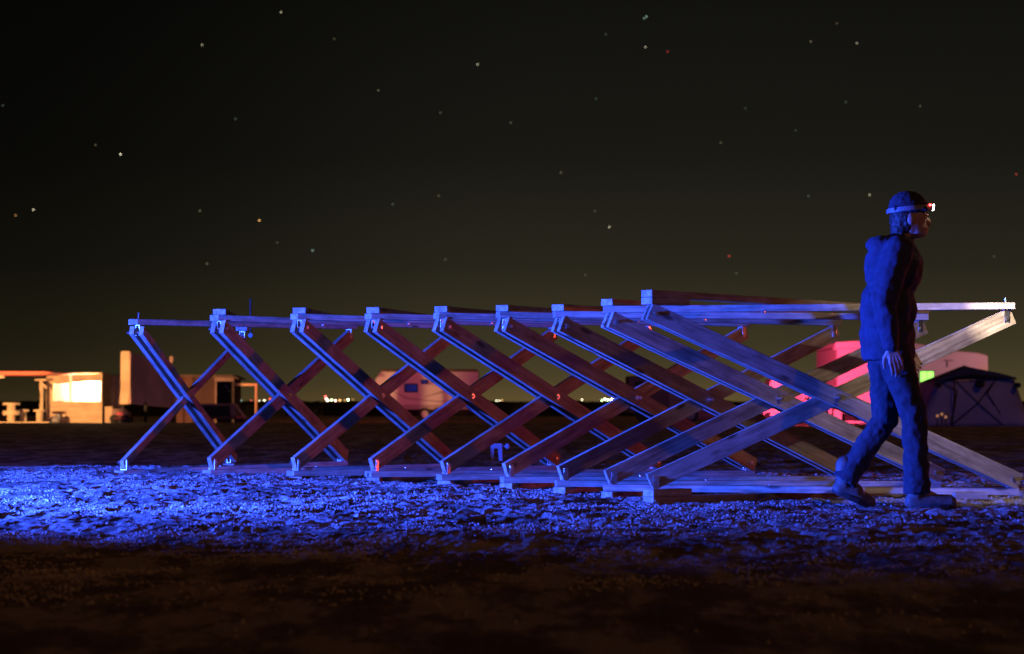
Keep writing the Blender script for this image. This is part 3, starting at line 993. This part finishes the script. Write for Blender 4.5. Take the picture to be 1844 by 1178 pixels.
# low vehicle with slanted windscreen pillar
b0 = base_of(405, YB - 4)
t = empty('parked_buggy', b0)
tag(t, 'low boxy parked buggy with dark side window and lit slanting pillar before the shed', 'buggy')
X_ = lambda px: XX(px, YB - 4, b0); Z_ = lambda py: ZZ(py, YB - 4, b0)
MB().prism([(X_(360), Z_(755)), (X_(443), Z_(755)), (X_(443), Z_(750)), (X_(362), Z_(750))], -.1, 1.3).build('sill', M['dark_board'], t, .02)
MB().prism([(X_(360), Z_(731)), (X_(424), Z_(731)), (X_(422), Z_(727)), (X_(362), Z_(727))], -.1, 1.3).build('roof', mat('dusty_maroon_paint', (.26, .15, .13), .6, .2, 2), t, .02)
MB().prism([(X_(416), Z_(750)), (X_(425), Z_(750)), (X_(424), Z_(731)), (X_(414), Z_(731))], -.1, 1.3).build('rear_panel', mat('dusty_maroon_panel', (.24, .14, .12), .6, .2, 2), t, .02)
MB().box(X_(362), X_(414), .0, .05, Z_(750), Z_(731)).build('side_window', M['glass'], t)
MB().prism([(X_(421), Z_(727)), (X_(426), Z_(727)), (X_(447), Z_(754)), (X_(440), Z_(754))][::-1], -.14, -.06).build('pillar', pine2, t, .01)
MB().prism([(X_(425), Z_(754)), (X_(445), Z_(754)), (X_(440), Z_(750)), (X_(427), Z_(748))], -.2, .6).build('fender', mat('orange_red_paint', (.6, .12, .06), .5, .1, 3), t, .02)
for px_ in (374, 432):
    MB().tube((X_(px_), -.15, .18), (X_(px_), .05, .18), .2, .2, 16).build('wheel', M['rubber'], t)

# ---------------- fifth wheel camper
YC = 117.0
b0 = base_of(770, YC)
t = empty('camper_trailer', b0)
tag(t, 'pink-lit camper trailer with two small dark windows far behind the lattice', 'camper')
X_ = lambda px: XX(px, YC, b0); Z_ = lambda py: ZZ(py, YC, b0)
MB().prism([(X_(a), Z_(c)) for a, c in ((672, 688), (674, 697), (700, 712), (722, 737), (861, 737), (862, 669), (685, 669))], 0, 2.4).build('body', M['white_paint'], t, .06)
MB().prism([(X_(a), Z_(c)) for a, c in ((682, 669), (862, 669), (858, 665), (690, 665))], .1, 2.3).build('roof', M['dark_board'], t)
MB().box(X_(715), X_(861), -.015, 2.3, Z_(737.5), Z_(729)).build('skirt', mat('grey_gelcoat', (.42, .38, .38), .45, .1, 2), t)
for (a, b_, c, d) in ((729, 751.5, 705.5, 692), (759, 770, 690.5, 685)):
    w = MB().box(X_(a) - .03, X_(b_) + .03, -.03, -.0, Z_(c) - .03, Z_(d) + .03).build('window', M['black'], t, .02)
    MB().box(X_(a) + .03, X_(b_) - .03, -.045, -.032, Z_(c) + .03, Z_(d) - .03).build('pane', M['glass'], w)
MB().prism([(X_(a), Z_(c)) for a, c in ((760, 716), (768, 714.5), (800, 706), (804, 702.5), (776, 711))], -.012, -.003).build('stripe', M['grey_paint'], t)
MB().prism([(X_(a), Z_(c)) for a, c in ((700, 700), (735, 716), (790, 722), (850, 718), (850, 720), (790, 724.5), (730, 719))][::-1], -.011, -.002).build('stripe', mat('pale_stripe', (.42, .38, .38), .45, .1, 2), t)
for px_ in (765, 788):
    w = MB().tube((X_(px_), -.02, .34), (X_(px_), .24, .34), .34, .34, 20).build('wheel', M['rubber'], t)
    MB().tube((X_(px_), -.04, .34), (X_(px_), -.021, .34), .19, .19, 16).build('rim', M['white_paint'], w)
MB().box(X_(722), X_(860), .6, 1.8, Z_(746), Z_(738)).build('chassis', M['black'], t)
MB().box(X_(712), X_(716), .5, .6, 0, Z_(731)).build('landing_leg', M['black'], t)

# ---------------- dark box trailer between the crosses
YD = 90.0
b0 = base_of(1165, YD)
t = empty('dark_trailer', b0)
tag(t, 'dark red-brown box trailer seen through the lattice left of the red truck', 'trailer')
X_ = lambda px: XX(px, YD, b0); Z_ = lambda py: ZZ(py, YD, b0)
MB().prism([(X_(a), Z_(c)) for a, c in ((1131, 745), (1262, 745), (1262, 700), (1225, 683), (1190, 677), (1131, 677))], 0, 2.2).build('body', mat('oxide_red_paint', (.14, .075, .05), .6, .25, 1), t, .05)
MB().box(X_(1143), X_(1168), -.03, -.0, Z_(702), Z_(688)).build('window', M['glass'], t)
MB().box(X_(1205), X_(1228), -.03, -.0, Z_(742), Z_(697)).build('door', M['maroon'], t)
for px_ in (1160, 1180, 1240):
    MB().tube((X_(px_), -.02, .33), (X_(px_), .2, .33), .33, .33, 18).build('wheel', M['rubber'], t)
# low red car
YR = 84.0
b0 = base_of(1270, YR)
t = empty('low_car', b0)
tag(t, 'low car with dim red flank between the dark trailer and the pickup', 'car')
X_ = lambda px: XX(px, YR, b0); Z_ = lambda py: ZZ(py, YR, b0)
MB().prism([(X_(a), Z_(c)) for a, c in ((1222, 757), (1332, 757), (1334, 742), (1318, 737), (1300, 722), (1262, 720), (1244, 734), (1223, 739))], 0, 1.7).build('body', mat('brick_red_paint', (.34, .10, .055), .5, .2, 1), t, .08)
MB().prism([(X_(a), Z_(c)) for a, c in ((1248, 735), (1312, 736), (1297, 724), (1264, 723))], -.03, .0).build('side_window', M['glass'], t)
for px_ in (1243, 1311):
    w = MB().tube((X_(px_), -.04, .31), (X_(px_), .2, .31), .31, .31, 18).build('wheel', M['rubber'], t)
    MB().tube((X_(px_), -.06, .31), (X_(px_), -.041, .31), .17, .17, 14).build('rim', M['plastic_grey'], w)

# ---------------- pickup, lit red
YT = 80.0
b0 = base_of(1435, YT)
t = empty('pickup_truck', b0)
tag(t, 'pale pickup lit red, parked nose-on to the left side of the tall box truck', 'pickup')
X_ = lambda px: XX(px, YT, b0); Z_ = lambda py: ZZ(py, YT, b0)
MB().prism([(X_(a), Z_(c)) for a, c in ((1372, 748), (1499, 748), (1499, 722), (1462, 716), (1440, 714), (1372, 716))], 0, 1.8).build('body', M['white_paint'], t, .08)
MB().prism([(X_(a), Z_(c)) for a, c in ((1382, 716), (1450, 714), (1430, 690), (1414, 681), (1391, 680), (1386, 690))], .1, 1.7).build('cab', M['white_paint'], t, .08)
MB().prism([(X_(a), Z_(c)) for a, c in ((1408, 711), (1443, 711), (1426, 692), (1408, 697))], .06, .1).build('side_window', M['glass'], t)
MB().box(X_(1372), X_(1402), -.03, .0, Z_(731), Z_(718)).build('tailgate_panel', M['black'], t)
for px_ in (1396, 1474):
    w = MB().tube((X_(px_), -.05, .36), (X_(px_), .2, .36), .36, .36, 20).build('wheel', M['rubber'], t)
    MB().tube((X_(px_), -.07, .36), (X_(px_), -.051, .36), .2, .2, 14).build('rim', M['white_paint'], w)
MB().box(X_(1372), X_(1402), -.12, -.02, Z_(743), Z_(736)).build('bumper', M['white_paint'], t, .02)
b0 = base_of(1452, YT - 1.2)
mb = MB()
for k_ in range(16):
    mb.ell((random.uniform(-.26, .26), random.uniform(-.1, .1), P(922, 716, YT - 1.2).z - b0.z + random.uniform(-.16, .16)), (random.uniform(.06, .13), .1, random.uniform(.05, .1)))
o = mb.build('crumpled_cloth', M['red_cloth'], None, smooth=True, loc=b0)
tag(o, 'bright crumpled cloth lit pink, draped on the corner of the pickup', 'cloth')

# ---------------- box truck
b0 = base_of(1555, YT)
t = empty('box_truck', b0)
tag(t, 'tall box truck with its flat rear lit bright red behind the walking person', 'truck')
X_ = lambda px: XX(px, YT, b0); Z_ = lambda py: ZZ(py, YT, b0)
MB().prism([(X_(a), Z_(c)) for a, c in ((1505, 745), (1609, 745), (1609, 629), (1505, 628))], .05, 5.0).build('box', M['white_paint'], t, .03)
MB().prism([(X_(a), Z_(c)) for a, c in ((1503.5, 627), (1611, 627), (1611, 616), (1560, 613), (1504, 616))], -.02, 5.05).build('roof_cap', M['white_paint'], t, .04)
MB().box(X_(1500.5), X_(1612), -.06, -.022, Z_(629), Z_(627.2)).build('drip_rail', M['white_paint'], t)
MB().box(X_(1505), X_(1507.5), .0, .045, Z_(744), Z_(630)).build('corner_trim', M['plastic_grey'], t)
MB().box(X_(1604), X_(1606), .0, .045, Z_(744), Z_(630)).build('corner_trim', M['plastic_grey'], t)
MB().box(X_(1508.5), X_(1603), .02, .045, Z_(731), Z_(631)).build('roller_door', M['white_paint'], t)
MB().box(X_(1508.5), X_(1603), -.01, .018, Z_(736), Z_(732)).build('latch_bar', M['plastic_grey'], t)
MB().box(X_(1500), X_(1515), -.15, .04, Z_(757), Z_(738)).build('step', M['white_paint'], t, .02)
MB().box(X_(1500), X_(1560), -.25, -.05, Z_(763), Z_(758)).build('bumper', M['white_paint'], t, .02)
MB().box(X_(1522), X_(1546), .3, .5, 0, Z_(745.5)).build('wheel', M['rubber'], t, .1)
MB().box(X_(1580), X_(1604), .3, .5, 0, Z_(745.5)).build('wheel', M['rubber'], t, .1)

# ---------------- motorhome beside it
b0 = base_of(1695, YT + 4)
YM = YT + 4
t = empty('motorhome', b0)
tag(t, 'pale motorhome with a rounded roof and a glowing green window behind the dark tent', 'motorhome')
X_ = lambda px: XX(px, YM, b0); Z_ = lambda py: ZZ(py, YM, b0)
MB().prism([(X_(a), Z_(c)) for a, c in ((1606, 737), (1781, 737), (1780, 640), (1762, 635), (1715, 631), (1675, 622), (1650, 618), (1628, 618), (1606, 625))], 0, 2.4).build('body', M['white_paint'], t, .08)
green = mat('green_lit_window', (.3, .9, .2), .3, .25, 3, emit=1.6, ecol=(.34, 1.0, .14))
w = MB().box(X_(1655), X_(1683), -.03, -.002, Z_(690), Z_(667)).build('window', M['grey_paint'], t, .02)
MB().box(X_(1657), X_(1668.5), -.05, -.032, Z_(688), Z_(669)).build('pane', green, w)
MB().box(X_(1669.5), X_(1681), -.05, -.032, Z_(688), Z_(669)).build('pane', green, w)
MB().box(X_(1628.5), X_(1632), -.04, -.002, Z_(644), Z_(633)).build('marker_light', mat('yellow_green_glow', (.6, .6, .2), .4, 0, 3, emit=.5, ecol=(.7, .75, .15)), t)
mb = MB(); mb.box(X_(1705), X_(1707), -.03, -.002, Z_(661), Z_(650)); mb.box(X_(1699), X_(1716), -.03, -.002, Z_(650), Z_(648.5))
mb.build('awning_bracket', M['grey_paint'], t)
MB().box(X_(1606), X_(1640), -.02, .0, Z_(737), Z_(734)).build('trim', M['grey_paint'], t)
for px_ in (1640, 1745):
    MB().tube((X_(px_), -.05, .38), (X_(px_), .2, .38), .38, .38, 20).build('wheel', M['rubber'], t)

# ---------------- pop-up hub tent
YQ = 74.0
b0 = base_of(1768, YQ)
t = empty('hub_tent', b0)
tag(t, 'dark grey pop-up hub tent with round vents and crossed seams at the right edge', 'tent')
X_ = lambda px: XX(px, YQ, b0); Z_ = lambda py: ZZ(py, YQ, b0)
hz_ = Z_(757)
fl = [Vector((X_(1662), -.0, 0)), Vector((X_(1856), 0, 0)), Vector((X_(1868), 2.9, 0)), Vector((X_(1650), 2.9, 0))]
ev = [Vector((X_(1690), .15, Z_(687))), Vector((X_(1828), .15, Z_(682))), Vector((X_(1840), 2.7, Z_(682))), Vector((X_(1684), 2.7, Z_(687)))]
apex = Vector((X_(1750), 1.3, Z_(657)))
def panel(a, b_, c, d, name, m, hub=.14):
    """one fabric wall of the tent pulled out at its hub"""
    n_ = 12
    mb = MB()
    cn = (a + b_ + c + d) / 4
    nrm = (b_ - a).cross(d - a).normalized()
    g = []
    for i in range(n_ + 1):
        for j in range(n_ + 1):
            u, v = i / n_, j / n_
            p_ = (a.lerp(b_, u)).lerp(d.lerp(c, u), v)
            r_ = max(abs(u - .5), abs(v - .5)) * 2
            g.append(p_ + nrm * hub * (1 - r_) + nrm * .015 * random.uniform(-1, 1) * (r_ < .99))
    fs = []
    for i in range(n_):
        for j in range(n_):
            q0 = i * (n_ + 1) + j
            fs.append((q0, q0 + n_ + 1, q0 + n_ + 2, q0 + 1))
    o_ = MB().add(g, fs).build(name, m, t, smooth=True)
    sd = o_.modifiers.new('thick', 'SOLIDIFY'); sd.thickness = .01
    return o_
panel(fl[0], fl[1], ev[1], ev[0], 'front_wall', M['tent'], .22)
panel(fl[1], fl[2], ev[2], ev[1], 'side_wall', M['tent'])
panel(fl[2], fl[3], ev[3], ev[2], 'rear_wall', M['tent'])
panel(fl[3], fl[0], ev[0], ev[3], 'side_wall', M['tent'])
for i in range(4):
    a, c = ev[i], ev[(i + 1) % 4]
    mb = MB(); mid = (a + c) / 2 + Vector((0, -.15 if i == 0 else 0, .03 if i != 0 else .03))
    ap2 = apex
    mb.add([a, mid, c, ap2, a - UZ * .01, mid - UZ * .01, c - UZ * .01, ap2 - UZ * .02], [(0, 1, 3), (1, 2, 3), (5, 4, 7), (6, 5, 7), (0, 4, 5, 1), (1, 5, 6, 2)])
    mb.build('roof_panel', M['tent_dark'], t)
# eave flap and seams on the front
hub_c = (fl[0] + fl[1] + ev[1] + ev[0]) / 4 + Vector((0, -.26, 0))
mb = MB()
def seam(a, b_, r=.022): mb.tube(a, b_, r, r, 6)
seam(Vector((X_(1699), .10, Z_(690))), Vector((X_(1722), -.14, Z_(704))))
seam(Vector((X_(1722), -.14, Z_(704))), Vector((X_(1712), -.10, .05)))
seam(Vector((X_(1718), -.05, Z_(676))), Vector((X_(1716), -.22, Z_(715))))
seam(Vector((X_(1716), -.22, Z_(715))), Vector((X_(1714), -.05, .02)))
seam(Vector((X_(1712), -.05, .02)), hub_c, .025)
seam(hub_c, Vector((X_(1794), .08, Z_(684))), .025)
seam(hub_c, Vector((X_(1806), -.02, .02)), .018)
seam(hub_c, Vector((X_(1722), .08, Z_(686))), .018)
seam(Vector((X_(1794), .08, Z_(684))), Vector((X_(1776), -.14, Z_(708))), .022)
seam(Vector((X_(1776), -.14, Z_(708))), Vector((X_(1800), -.06, Z_(745))), .022)
mb.build('seams', M['black'], t)
def disc(px, py, r):
    c = Vector((X_(px), -.23, Z_(py)))
    MB().tube(c, c + Vector((0, .25, 0)), r, r, 20).build('vent', M['black'], t)
disc(1763, 692, .13); disc(1688, 694, .09); disc(1831, 694, .09)
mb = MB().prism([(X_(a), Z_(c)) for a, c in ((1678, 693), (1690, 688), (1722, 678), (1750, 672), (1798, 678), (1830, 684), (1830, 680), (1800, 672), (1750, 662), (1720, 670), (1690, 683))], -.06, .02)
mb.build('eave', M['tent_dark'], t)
# lantern glints at the left foot of the tent
for px_, py_ in ((1688, 749), (1696, 746), (1703, 751)):
    c = P(px_, py_, YQ - 1.5)
    t2 = empty('ground_lantern', (c.x, c.y, gz(c.x, c.y)))
    zc = c.z - gz(c.x, c.y)
    tag(t2, {1688: 'leftmost of three tiny lanterns at the left foot of the tent', 1696: 'highest and middle one of three tiny lanterns at the foot of the tent', 1703: 'rightmost of three tiny lanterns at the left foot of the tent'}[px_], 'lantern', 'tiny lanterns by the tent')
    MB().tube((0, 0, -.03), (0, 0, zc - .04), .015, .015, 6).build('stake', M['black'], t2)
    MB().ell((0, 0, zc), (.045, .045, .05)).build('globe', mat('dim_amber_glow', (.9, .5, .2), .4, 0, 3, emit=.35, ecol=(1, .42, .16)), t2, smooth=True)

# ------------------------------------------------------------------ lights of the town on the horizon
cols = {'w': (1, .93, .62), 'r': (1, .10, .08), 'g': (.62, 1, .45), 't': (.45, .72, .62), 'o': (1, .50, .16), 'p': (1, .55, .45)}
cname = {'w': 'warm white', 'r': 'red', 'g': 'greenish white', 't': 'dim teal', 'o': 'orange', 'p': 'pinkish'}
gm = {}
def glowmat(c, s):
    if (c, s) not in gm:
        gm[(c, s)] = mat('town_light_glow', cols[c], .5, 0, 3, emit=s, ecol=cols[c])
    return gm[(c, s)]
town = [
    (434, 721, 't', 2.2, 'leftmost of the row, inside the orange gate frame'), (452, 722, 'r', 4, 'inside the orange gate frame'),
    (467, 722, 'w', 3, 'just right of the orange gate post'), (476, 721, 'w', 7, 'between the gate post and the second timber cross'),
    (486, 718.5, 'r', 5, 'right of the gate post against a blue plank'), (538, 719.5, 'w', 3, 'small and faint, just right of the second timber cross'),
    (586, 714.5, 'r', 14, 'standing highest over the bright cluster left of the camper'), (587, 718, 'p', 10, 'directly under the high red light'),
    (590, 721, 'w', 22, 'brightest of the cluster left of the camper'), (597, 720.5, 'g', 14, 'just right of the brightest in the cluster left of the camper'),
    (604, 721.5, 'p', 14, 'in the middle of the cluster left of the camper'), (612, 721, 'o', 7, 'at the right end of the cluster left of the camper'),
    (621, 721, 'o', 1.6, 'faint, between the cluster and the single green light'), (627, 720, 'g', 26, 'large and single, left of the camper nose'), (636, 719.5, 'o', 1.0, 'faint, nearest the camper nose'),
    (894, 722, 'w', 5, 'first right of the camper'), (899, 722, 'w', 9, 'middle of the pair right of the camper'), (904, 721, 'o', 2, 'dim, last of the group right of the camper'),
    (963, 721, 'w', 1.6, 'faint, by the fifth timber cross'), (1048, 720, 'w', 5, 'small and alone between the fifth and sixth crosses'),
    (1084, 721, 'g', 9, 'leftmost of the bright row left of the dark trailer'), (1089, 719, 'w', 14, 'second in the bright row left of the dark trailer'),
    (1095, 720.5, 'g', 20, 'middle of the bright row left of the dark trailer'), (1101, 719.5, 'w', 22, 'fourth in the bright row left of the dark trailer'),
    (1107, 720.5, 'w', 20, 'rightmost of the bright row left of the dark trailer'),
]
for px_, py_, c, s, where in town:
    Yt = 1500
    q_ = P(px_, py_, Yt)
    mb = MB().ell((0, 0, 0), (.42, .42, .42), 10, 6)
    o = mb.build('town_light', glowmat(c, s * 1.1), None, smooth=True, loc=q_)
    tag(o, '%s town light, %s' % (cname[c], where), 'light', 'town lights on the horizon')

# ------------------------------------------------------------------ stars
stars = [
    (217, 278, 9, 'w', 'bright white star high above the cable spools'), (60, 378, 6, 'w', 'bright white star low at the far left, right one of a close pair'),
    (28, 388, 3, 'o', 'fainter star at the far left, left one of a close pair'), (467, 397, 9, 'o', 'bright orange star above the second timber cross'),
    (563, 451, 4, 't', 'pale star low in the sky right of the orange star'), (1313, 461, 4, 'r', 'small red star low above the right half of the lattice'),
    (1097, 409, 4, 'w', 'white star low above the sixth timber cross'), (860, 116, 4, 'w', 'white star near the top centre of the sky'),
    (506, 22, 3.4, 'w', 'white star near the top edge in the left half'), (364, 81, 3.4, 'w', 'white star near the top edge above the gate frame'),
    (1164, 30, 4, 't', 'upper right star of the tight pair at the top edge'), (1160, 33, 2.6, 't', 'lower left star of the tight pair at the top edge'),
    (1162, 85, 3.4, 'w', 'white star just below the tight pair at the top edge'), (1202, 93, 2.6, 'r', 'faint red star right of the white one near the top edge'),
    (1566, 351, 3, 'w', 'white star just left of the person\'s cap'), (1830, 314, 3, 'r', 'red star at the right edge of the sky'),
]
stars.append((1543, 78, 3, 'w', 'white star near the top edge high above the box truck'))
faint = [(424, 214), (172, 261), (5, 190), (499, 437), (373, 475), (602, 70), (790, 353), (707, 368), (1010, 311), (1071, 380), (1073, 178), (920, 221),
         (1091, 62), (1326, 492), (1456, 353), (1433, 235), (1298, 257), (1523, 184), (1657, 191), (1507, 42), (1460, 75), (793, 203),
         (681, 163), (1342, 195), (1790, 462), (1054, 495), (802, 467), (360, 380)]
for px_, py_ in faint: stars.append((px_, py_, 1.0 + 1.1 * random.random(), 'w' if random.random() < .6 else 't', None))
LAND = [('the brightest white star at left', 217, 278), ('the close pair of stars at far left', 45, 383), ('the orange star', 467, 397), ('the pale star low at left', 563, 451),
        ('the lone small red star', 1313, 461), ('the white star above the sixth cross', 1097, 409), ('the white star near the top centre', 860, 116),
        ('the upper left white star', 506, 22), ('the tight pair of stars at the top', 1162, 31), ('the person\'s cap', 1640, 345),
        ('the upper right corner', 1844, 0), ('the left edge midpoint', 0, 300), ('the camper roof', 770, 560), ('the white star above the truck', 1543, 78), ('the red star at the right edge', 1830, 314), ('the white star below the tight pair', 1162, 85), ('the person\'s cap and its neighbouring star', 1566, 351)]
STARLAB = []
for px_, py_, s, c, lab in stars:
    q_ = P(px_, py_, 6000)
    mb = MB().ell((0, 0, 0), (1.6, 1.6, 1.6), 8, 5)
    o = mb.build('star', glowmat(c, round(s * (.34 if lab else .14), 2)), None, smooth=True, loc=q_)
    if lab: tag(o, lab, 'star', 'brighter stars in the night sky')
    else:
        best = None
        for nm, lx, ly in LAND:
            dd = math.hypot(px_ - lx, py_ - ly)
            if best is None or dd < best[0]: best = (dd, nm, px_ - lx, py_ - ly)
        dd, nm, ddx, ddy = best
        way = ''
        if abs(ddy) > .4 * abs(ddx): way = 'above' if ddy < 0 else 'below'
        if abs(ddx) > .4 * abs(ddy): way += (' and ' if way else '') + ('left of' if ddx < 0 else 'right of')
        tag(o, 'faint star %s %s %s' % ('a short way' if dd < 75 else 'some way' if dd < 125 else 'far', way, nm), 'star', 'faint stars scattered over the night sky')
        STARLAB.append(o['label'])
    if False: tag(o, 'faint star %d percent across and %d percent down the picture' % (round(px_ / 18.44), round(py_ / 11.78)), 'star', 'faint stars scattered over the night sky')
